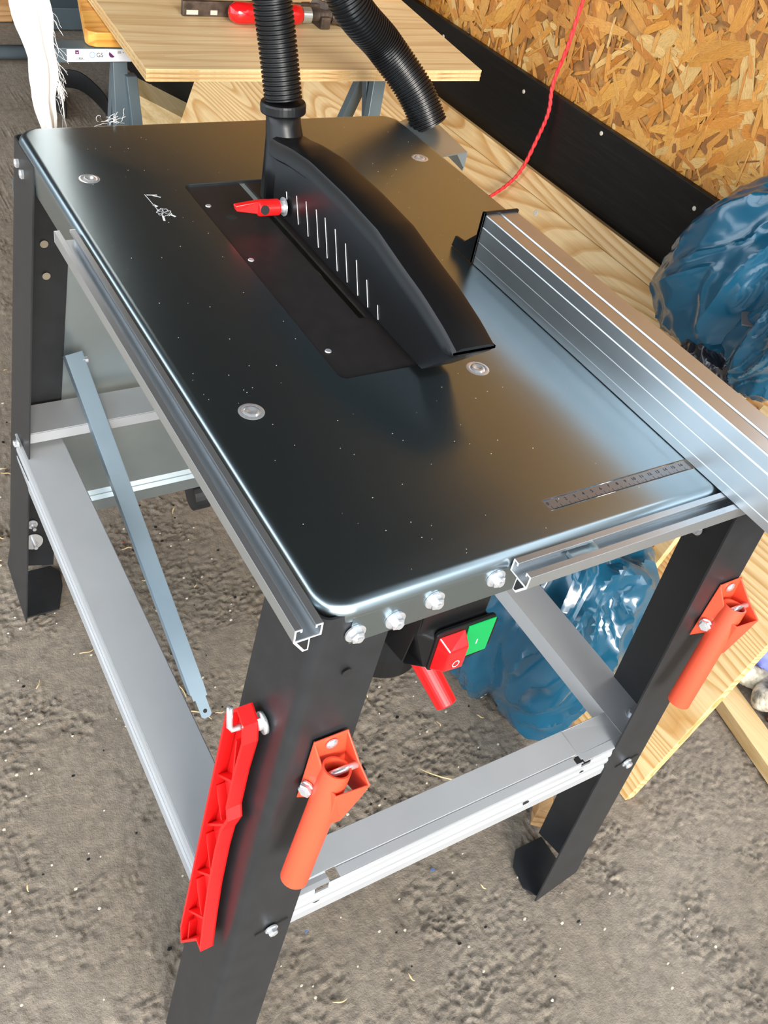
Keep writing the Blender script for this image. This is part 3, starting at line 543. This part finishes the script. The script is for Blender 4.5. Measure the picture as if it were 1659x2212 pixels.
# ---- big pine panel leaning on the wall: glued boards
pp = root('pine_panel', 'large knotty pine panel leaning against the black-skirted wall', 'panel', (.76, 1.1, -T))
sl = .33; nd = Vector((1, 0, -sl)).normalized(); up_ = Vector((sl, 0, 1)).normalized(); Lp = (T - .152) * math.sqrt(1 + sl * sl)
y0p, y1p = .037, 2.25
for a, b_ in ((0, Lp - .0335), (Lp - .0330, Lp)):
    base = Vector((.708, 0, -.8195)); P = [base + up_ * a, base + up_ * b_, base + up_ * b_ + nd * .022, base + up_ * a + nd * .022]
    G().prism([p + Vector((0, y0p, 0)) for p in P], (0, y1p - y0p, 0)).put('board', 'pine', pp, bevel=.0008)
kn = Vector((.708, .858, -.8195)) + up_ * (Lp - .055)
G().lathe(kn - nd * .0, -nd, [(0, .006), (.0006, .005)], 9).put('knot_hole', 'litter_pale', pp)
# ---- trestle with plywood on top
tr = root('trestle', 'grey folding trestle with a white paper label on its rail', 'trestle', (.5, 1.2, -T))
RT = -.043; RY = 1.215
g = G(); g.box((.158, RY, RT - .022), (.86, RY + .035, RT)); g.put('rail', 'trestle', tr, bevel=.001)
G().box((.1570, RY + .004, RT - .019), (.1583, RY + .031, RT - .003)).put('rail_end', 'hole', tr)
lb = G().box((.1755, RY - .0006, RT - .0205), (.345, RY - .0001, RT - .0015)).put('paper_label', 'label', tr); 
yl = RY - .0009
textmesh('print', 'GS', .0095, 'ink', lb, (.2275, yl, RT - .0105), (1, 0, 0), (0, 0, 1))
G().ring([[(.2155 + r_ * math.cos(t), yl, RT - .010 + r_ * math.sin(t)) for t in [2 * math.pi * i / 24 for i in range(24)]] for r_ in (.0046, .0038)], cap=False).put('ring_mark', 'blueink', lb)
G().box((.1885, yl, RT - .009), (.1945, yl + .0002, RT - .003)).put('square_mark', 'plum', lb); g = G(); stroke_ = [(.190, -.0055), (.1915, -.0075), (.194, -.004)]
g.add([(.1895, yl - .0002, RT - .0050), (.1915, yl - .0002, RT - .0078), (.1938, yl - .0002, RT - .0045), (.1915, yl - .0002, RT - .0065)], [(0, 1, 2, 3)]); g.put('tick_mark', 'white', lb)
G().prism([(.2475 + .0055 * math.cos(t), yl, RT - .009 + .0055 * math.sin(t)) for t in [math.radians(a) for a in (140, 175, 210, 245, 280, 315)]], (0, .0002, 0)).put('emblem', 'plum', lb)
textmesh('print', 'm - -', .0075, 'ink', lb, (.264, yl, RT - .006), (1, 0, 0), (0, 0, 1)); textmesh('print', '-18A-', .006, 'ink', lb, (.196, yl, RT - .0155), (1, 0, 0), (0, 0, 1)); textmesh('print', "'", .007, 'ink', lb, (.2385, yl, RT - .006), (1, 0, 0), (0, 0, 1))
g = G()
for k in range(7): g.box((.281 + k * .0022, yl, RT - .014), (.2818 + k * .0022 + .0004 * (k % 2), yl + .0002, RT - .003))
g.put('barcode', 'ink', lb)['kind'] = 'stuff'
def leg2(a, b_, w_, name='leg'):
    a = Vector(a); b_ = Vector(b_); g = G(); g.prism([a + Vector((-w_, 0, 0)), a + Vector((w_, 0, 0)), b_ + Vector((w_, 0, 0)), b_ + Vector((-w_, 0, 0))], (0, .018, 0)); return g.put(name, 'trestle', tr, bevel=.001)
leg2((.262, RY + .004, RT - .02), (.225, RY - .20, -.8195), .012); leg2((.272, RY + .03, RT - .02), (.30, RY + .26, -.8195), .012); leg2((.276, RY - .012, RT - .04), (.283, RY - .10, -.36), .009, 'stay')
leg2((.765, RY + .004, RT - .02), (.655, RY - .16, -.8195), .013); leg2((.765, RY + .03, RT - .02), (.66, RY + .26, -.8195), .012); leg2((.752, RY + .022, RT - .03), (.775, RY - .02, -.36), .012, 'stay')
G().box((.24, RY - .11, -.45), (.70, RY - .095, -.43)).put('cross_bar', 'trestle', tr)
sp = G().prism([(.222, 1.215, RT + .001), (.212, 1.2225, RT + .001), (.2105, 1.235, RT + .001), (.335, 1.75, RT + .001), (.55, 1.75, RT + .001), (.55, 1.200, RT + .001)], (0, 0, .0225)).put('shuttering_panel', 'shutter', None, bevel=.002); tag(sp, 'smooth orange-yellow shuttering panel on the trestle rail under the plywood', 'panel')
pl = root('plywood_sheet', 'pale plywood sheet lying on the trestle with a clamp on it', 'board', (.55, 1.3, -.018))
PO = [(.2314, 1.0129), (.236, 1.0105), (.8175, .9900), (.930, 1.80), (.285, 1.80)]
G().prism([(x, y, -.0012) for x, y in PO], (0, 0, .0012)).put('face_veneer', 'ply', pl)
zz = -.0012; alt = [(.60, .44, .22), (.40, .24, .10)]
for k in range(5):
    h = .0033; mm = 'plyedge' if k % 2 else 'batten'; e = .0004 if k % 2 else 0
    c_ = Vector((.55, 1.35)); G().prism([((x - c_.x) * (1 - e * 3) + c_.x, (y - c_.y) * (1 - e * 3) + c_.y, zz - h) for x, y in PO], (0, 0, h)).put('ply_layer', mm, pl); zz -= h
# small second board under clamp far corner
tag(G().box((.46, 1.36, .0004), (.95, 1.9, .012)).put('thin_board', 'ply', None, bevel=.001), 'thin pale board on the far part of the plywood sheet', 'board')
# ---- bar clamp on the plywood
bc = root('bar_clamp', 'rusty bar clamp with a red wooden grip on the plywood sheet', 'clamp', (.5, 1.2, .0004))
G().box((.372, 1.232, .001), (.66, 1.242, .024)).put('bar', 'rust', bc, bevel=.0015)
for x0_, x1_, m_ in ((.378, .398, 'litter_pale'), (.420, .432, 'litter_pale'), (.452, .50, 'litter_pale')): G().box((x0_, 1.2312, .004), (x1_, 1.2319, .011)).put('scale_remnant', m_, bc)
G().box((.60, 1.176, .001), (.618, 1.26, .020)).put('sliding_arm', 'rust', bc, bevel=.002)
g = G(); g.prism([(.612, 1.250, .002), (.640, 1.250, .002), (.692, 1.150, .002), (.668, 1.150, .002)], (0, 0, .016)); g.prism([(.612, 1.250, .018), (.618, 1.250, .030), (.670, 1.150, .030), (.668, 1.150, .018)], (.004, 0, 0)); g.prism([(.636, 1.25, .018), (.640, 1.25, .028), (.694, 1.15, .028), (.690, 1.15, .018)], (.004, 0, 0)); g.put('fixed_jaw', 'rust', bc, bevel=.001)
ax = Vector((1, -.035, 0)); p0 = Vector((.438, 1.199, .0185))
gr_ = G().lathe(p0, ax, [(0, .004), (.003, .011), (.012, .0165), (.03, .0168), (.06, .0145), (.085, .0125), (.105, .0145), (.118, .0160), (.128, .0150), (.132, .010)], 28).put('grip', 'redg', bc, smooth=True)
G().lathe(p0 + ax * .131, ax, [(0, .0125), (.016, .0125)], 24).put('ferrule', 'galv', bc)
th_ = [(i * .0012, .0085 + (.001 if i % 2 else 0)) for i in range(34)]; G().lathe(p0 + ax * .147, ax, th_, 16).put('spindle', 'rust', bc)
G().lathe(p0 + ax * .186, ax, [(0, .0125), (.004, .014), (.028, .014), (.030, .010)], 8).put('swivel_pad', 'rust', bc)
# ---- white cloth hanging at the far left
rows = []; nz = 46; nxn = 22; ysx = .955
def edgeL(z): 
    pts = [(.40, -.01), (.1063, .0412), (.0577, .0552), (.03, .0585), (.015, .0560), (0, .0615), (-.0505, .0700), (-.12, .078), (-.20, .080)]
    for (za, xa), (zb, xb) in zip(pts[:-1], pts[1:]):
        if z >= zb: return xb + (xa - xb) * (z - zb) / (za - zb)
    return pts[-1][1]
vs = []; fs = []
for i in range(nz + 1):
    z = .40 - .60 * i / nz; xl = edgeL(z) - .006 + .003 * math.sin(z * 60); xr = .0865 + .004 * math.sin(z * 23 + 1) + .002 * math.sin(z * 90)
    for j in range(nxn + 1):
        t = j / nxn; x = xl + (xr - xl) * t; vs.append((x, ysx + .010 * math.sin(t * 9 + z * 5) + .006 * math.sin(t * 21 - z * 14) * (1 - t), z))
for i in range(nz):
    for j in range(nxn): a = i * (nxn + 1) + j; fs.append((a, a + 1, a + nxn + 2, a + nxn + 1))
cl = root('white_cloth', 'strip of frayed white cloth hanging beyond the far corner of the saw table', 'cloth', (.08, .955, -.2))
put('fabric', vs, fs, 'cloth', cl, smooth=True, solid=.0008)
random.seed(8); g = G()
for k in range(44):
    z = random.choice([random.uniform(.03, -.01), random.uniform(.012, -.005), random.uniform(.10, -.02)]); p = Vector((.087, ysx, z)); P = [p]; d = Vector((random.uniform(.4, 1), random.uniform(-.3, .3), random.uniform(-1.3, -.2))).normalized()
    for i in range(6): p = p + d * .0042; d = (d + Vector((random.uniform(-.5, .5), random.uniform(-.5, .5), random.uniform(-.8, .2)))).normalized(); P.append(p)
    g.tube(P, .00022, 4)
for k in range(3): g.tube(bez([(.090, ysx, .02), (.096, ysx, -.02 - k * .01), (.092 + .004 * k, ysx, -.07), (.093, ysx, -.12)], 6), .0003, 4)
g.put('frayed_threads', 'cloth', cl)['kind'] = 'stuff'
g = G(); random.seed(5)
for k in range(14):
    p = Vector((.112, .846, -.0065)) + Vector((random.uniform(0, .03), random.uniform(0, .01), 0)); P = [p]; d = Vector((random.uniform(-1, 1), random.uniform(-.4, .4), random.uniform(0, .3))).normalized()
    for i in range(7): p = p + d * .0028; d = (d + Vector((random.uniform(-.8, .8), random.uniform(-.4, .4), random.uniform(-.5, .5)))).normalized(); p.z = max(p.z, -.012); P.append(p)
    g.tube(P, .00025, 4)
# lump of thread caught behind the far table edge, resting on the far leg and apron
g.put('loose_threads', 'cloth', cl)['kind'] = 'stuff'
# ---- crumpled bags
def bag(name, c, rad, mat, label, seed, sub=6, amp=.16, cut=None, tilt=None, group=None, foldk=1.0):
    bm = bmesh.new(); bmesh.ops.create_icosphere(bm, subdivisions=sub, radius=1); off = Vector((seed * 3.1, seed * 1.7, seed * .9)); vs = []
    rs = np.random.RandomState(seed); D = np.array([v.co.normalized()[:] for v in bm.verts])
    def facets(k, lo, hi, zs):
        n_ = rs.normal(size=(k, 3)); n_[:, 2] *= zs; n_ /= np.linalg.norm(n_, axis=1)[:, None]; h = rs.uniform(lo, hi, k); d_ = D @ n_.T
        return np.where(d_ > .05, h / np.maximum(d_, .05), 9).min(axis=1)
    f1 = facets(55, .86, 1.08, .6); f2 = facets(170, .92, 1.05, .5); f3 = facets(120, .93, 1.04, .4); f4 = facets(600, .97, 1.02, .6)
    FR_ = f1 * .55 + f2 * .60 - f3 * .42 + f4 * .45; FR_ /= FR_.mean()
    for vi_, v in enumerate(bm.verts):
        d = v.co.normalized(); p = d * 1.6 + off
        p = Vector((p.x, p.y, p.z * .45)); wv = Vector((mn.noise(p * .8), mn.noise(p * .8 + Vector((7, 3, 1))), mn.noise(p * .8 + Vector((2, 9, 4))))) * .9; q = p + wv
        rg = lambda k, o: (1 - abs(mn.noise(q * k + Vector((o, 0, 0)))) * 2)
        a = rg(.8, 0); b2 = max(0, rg(1.7, 5)) ** 3; c2 = max(0, rg(3.4, 9)) ** 3; vd = mn.voronoi(q * .9)[0]; cell = vd[1] - vd[0]
        r = (1 + amp * foldk * (a * .9 + b2 * .25 - .55)) * (1 + (float(FR_[vi_]) - 1) * 1.25)
        x = Vector((d.x * rad[0], d.y * rad[1], d.z * rad[2])) * r
        if tilt: x.rotate(tilt)
        x = x + Vector(c)
        if x.z < -.812: x.z = -.812 + (x.z + .812) * .05
        if cut: x = cut(x)
        vs.append(x)
    fs = [tuple(v.index for v in f.verts) for f in bm.faces]; bm.free(); o = put(name, vs, fs, mat, None, smooth=True); o.data.set_sharp_from_angle(angle=math.radians(30)); tag(o, label, 'bag', group); return o
def lean(x):       # keep in front of the leaning pine panel
    lim = .708 + .33 * (x.z + .8195) - .012
    if .235 < x.y < .36: lim -= .026
    if x.y > .03 and x.x > lim: x.x = lim + (x.x - lim) * .02
    return x
from mathutils import Euler
b1 = bag('rubbish_bag', (.675, .325, -.605), (.165, .175, .235), 'bluebag', 'blue plastic rubbish bag on the floor under the saw', 2, amp=.24, cut=lean)
bag('rubbish_bag', (.680, .345, -.425), (.055, .035, .028), 'blackbag', 'twisted black neck of plastic on top of the floor bag', 5, 5, .3, cut=lean)
def wallc(x):
    x = Vector(x); lim = BX - .010
    if x.z < -.145: lim = min(lim, .708 + .33 * (x.z + .8195) - .010)
    if x.x > lim and x.y > .03: x.x = lim + (x.x - lim) * .01
    return x
bag('rubbish_bag', (.893, .375, -.045), (.085, .112, .155), 'bluebag', 'tall blue rubbish bag against the strand board wall', 11, 6, .17, cut=wallc, tilt=Euler((.55, .1, 0)))
bag('rubbish_bag', (.845, .255, -.085), (.055, .060, .105), 'bluebag', 'blue rubbish bag with a bright crease beside the fence', 14, 6, .20, cut=wallc, tilt=Euler((.45, -.2, 0)))
bag('rubbish_bag', (.855, .352, -.190), (.045, .055, .060), 'blackbag', 'black plastic bag tucked between the two upper blue bags', 21, 5, .26, cut=wallc)
tag(G().prism([(.80, .30, -.075), (.86, .36, -.07), (.90, .32, -.05), (.83, .25, -.06)], (0, 0, .002)).put('card_sheet', plain('grey_card', (.13, .12, .12), .6), None), 'grey card stuck between the upper blue bags', 'card')
# ---- timber by the wall and on the floor at the right
def timber(name, a, b_, w_, h, mat, label, upv=(0, 0, 1), group=None, cat='timber'):
    a = Vector(a); b_ = Vector(b_); d = (b_ - a).normalized(); u = Vector(upv); u = (u - d * u.dot(d)).normalized(); s = d.cross(u)
    P = [a - s * w_ / 2, a + s * w_ / 2, a + s * w_ / 2 + u * h, a - s * w_ / 2 + u * h]; o = G().prism(P, b_ - a).put(name, mat, None, bevel=.001); tag(o, label, cat, group); return o
timber('timber_batten', (1.035, .17, -.819), (.985, -.12, -.819), .05, .028, 'batten', 'pale square batten on the floor beside the rope')
# planks piled by the wall, seen past the fence
for k, (y_, z_, m_, w_, t_) in enumerate(((.338, -.222, 'pinex', .018, .020), (.309, -.196, 'batten', .026, .014), (.279, -.212, 'pinex', .020, .024), (.252, -.205, 'batten', .022, .014))):
    o = Vector((.708 - .004 - t_ * .5, y_, -.8195)); timber('plank', o, (o.x + sl * (z_ + .8195), y_, z_), w_, t_, m_, ['brown plank end standing nearest the black bag', 'pale plank end second from the black bag', 'brown plank end third from the black bag', 'pale plank end farthest from the black bag'][k], (-1, 0, 0), 'plank ends standing behind the fence')
# rope, cloth and brick on the floor
g = G(); rp = bez([(1.01, .22, -.79), (1.05, .165, -.77), (1.07, .12, -.765), (1.10, .10, -.78), (1.06, .075, -.775), (1.09, .055, -.76), (1.14, .08, -.77), (1.16, .14, -.785)], 26)
for s in range(3):
    P = []
    for i, p in enumerate(rp):
        a = i * .5 + s * 2.094; P.append(p + Vector((math.cos(a), math.sin(a) * .5, math.sin(a))) * .011)
    g.tube(P, .011, 8)
tag(g.put('rope', plain('weathered_rope', (.42, .38, .30), .8, 0, .7, 45, .8, 120), None, smooth=True), 'thick weathered rope heaped behind the pale batten', 'rope')
lav = bag('cloth_heap', (1.155, .155, -.735), (.075, .07, .07), 'lavender', 'crumpled lavender cloth lying next to the rope', 31, 5, .2); lav['category'] = 'cloth'
tag(G().box((1.075, -.07, -.819), (1.20, .055, -.75)).put('brick', 'brick', None, bevel=.004), 'reddish brown block behind the pale batten', 'block')
tag(G().prism([(.545, .055, -.819), (.60, .115, -.819), (.585, .13, -.819), (.53, .07, -.819)], (0, 0, .05)).put('wood_offcut', 'pinex', None, bevel=.001), 'short brown wood offcut on the floor behind the leg', 'offcut')
tag(G().prism([(.66, .175, -.819), (.70, .165, -.819), (.703, .24, -.819), (.665, .25, -.819)], (0, 0, .03)).put('wood_offcut', 'pinex', None, bevel=.001), 'brown wood offcut under the edge of the floor bag', 'offcut')
# ---- far background, beyond the table
og = 'timber offcuts by the trestle'
timber('timber_offcut', (.80, 2.80, -.819), (1.02, 2.28, -.819), .10, .12, 'batten', 'thick timber offcut lying beside the trestle leg', group=og)
timber('timber_offcut', (.93, 2.95, -.819), (1.20, 2.70, -.819), .12, .04, 'batten', 'wide pale offcut behind the thick one', group=og)
timber('timber_offcut', (1.0, 2.62, -.819), (1.25, 2.50, -.819), .07, .05, 'pinex', 'short offcut against the far end of the pine panel', group=og) if False else None
g = G(); sp_ = bez([(.60, 2.80, -.79), (.56, 2.9, -.77), (.62, 3.02, -.78), (.70, 2.98, -.77), (.74, 2.84, -.79), (.72, 2.72, -.80)], 10); g.ring([[p + Vector((0, 0, -.03)), p + Vector((0, 0, .03)), p + Vector((.004, .004, .03)), p + Vector((.004, .004, -.03))] for p in sp_]); tag(g.put('black_strap', 'strap', None), 'loop of black strap on the floor beside the trestle leg', 'strap')
tag(G().tube([(-.6, 3.32, -.795), (.62, 3.32, -.795)], .024, 16).put('metal_pipe', 'strut', None, smooth=True), 'grey metal pipe lying on the far floor, nearest of the far pipes', 'pipe')
tag(G().tube([(-.5, 3.82, -.70), (.72, 3.84, -.70)], .028, 16).put('metal_pipe', 'strut', None, smooth=True), 'grey metal pipe in front of the far brown planks', 'pipe')
tag(G().box((-.5, 3.70, -.819), (.66, 4.0, -.73)).put('plank', 'pinex', None, bevel=.003), 'broad brown plank at the far left with a ragged edge', 'plank')
tag(G().box((-.5, 4.02, -.819), (.75, 4.3, -.66)).put('plank', 'pinex', None, bevel=.003), 'raised brown plank behind the far pipe', 'plank')
tag(G().box((.72, 3.62, -.819), (1.35, 3.80, -.74)).put('steel_channel', 'trestle', None, bevel=.003), 'dark steel channel on the floor behind the trestle', 'steel')
tag(G().box((.74, 3.84, -.819), (1.40, 4.15, -.72)).put('steel_sheet', plain('grey_sheet', (.16, .16, .14), .5, .3, .2, 8), None, bevel=.003), 'grey sheet lying behind the dark steel channel', 'steel')
# ---- litter on the floor
random.seed(12)
def straw(x, y, ln, a, k):
    P = []
    for i in range(7): t = i / 6 - .5; P.append((x + ln * t * math.cos(a) - .12 * ln * math.sin(a) * (4 * t * t), y + ln * t * math.sin(a) + .12 * ln * math.cos(a) * (4 * t * t), -.8165 + .0015 * math.sin(i)))
    g.tube(P, [.0006 + .0007 * math.sin(math.pi * i / 6) for i in range(7)], 5)
g = G()
for k in range(70):
    straw(random.uniform(-.2, .66), random.uniform(-.1, 2.2), random.uniform(.008, .026), random.uniform(0, 6.28), k)
for x, y in ((.13, .47), (.14, .50), (.12, .53), (.10, .49)): straw(x, y, .05, random.uniform(0, 3), 0)
straw(.455, .19, .11, -.55, 0); straw(.52, .165, .035, -.6, 0)
o = g.put('straw_litter', 'straw', None, smooth=True); o['kind'] = 'stuff'; tag(o, 'bits of straw and wood shavings strewn over the ground', 'litter')
def specks(name, n, mat, label, sz, seed):
    random.seed(seed); g = G()
    for k in range(n):
        x, y = random.uniform(-.25, .68), random.uniform(-.25, 1.9); s = random.uniform(*sz); a = random.uniform(0, 6.28)
        g.prism([(x + s * random.uniform(.6, 1) * math.cos(a + t), y + s * random.uniform(.6, 1) * math.sin(a + t) * .7, -.8195) for t in (0, 1.2, 2.5, 3.8, 5.1)], (0, 0, .0018))
    o = g.put(name, mat, None); o['kind'] = 'stuff'; tag(o, label, 'litter')
specks('pale_chips', 420, 'litter_pale', 'pale stone and wood chips scattered over the ground', (.0012, .0034), 1)
specks('red_chips', 26, 'litter_red', 'tiny orange-red paint chips scattered over the ground', (.002, .005), 2)
specks('blue_chips', 6, 'litter_blue', 'tiny blue scraps scattered over the ground', (.002, .006), 3)
specks('dark_chips', 160, 'strap', 'dark pebbles scattered over the ground', (.0015, .005), 4)
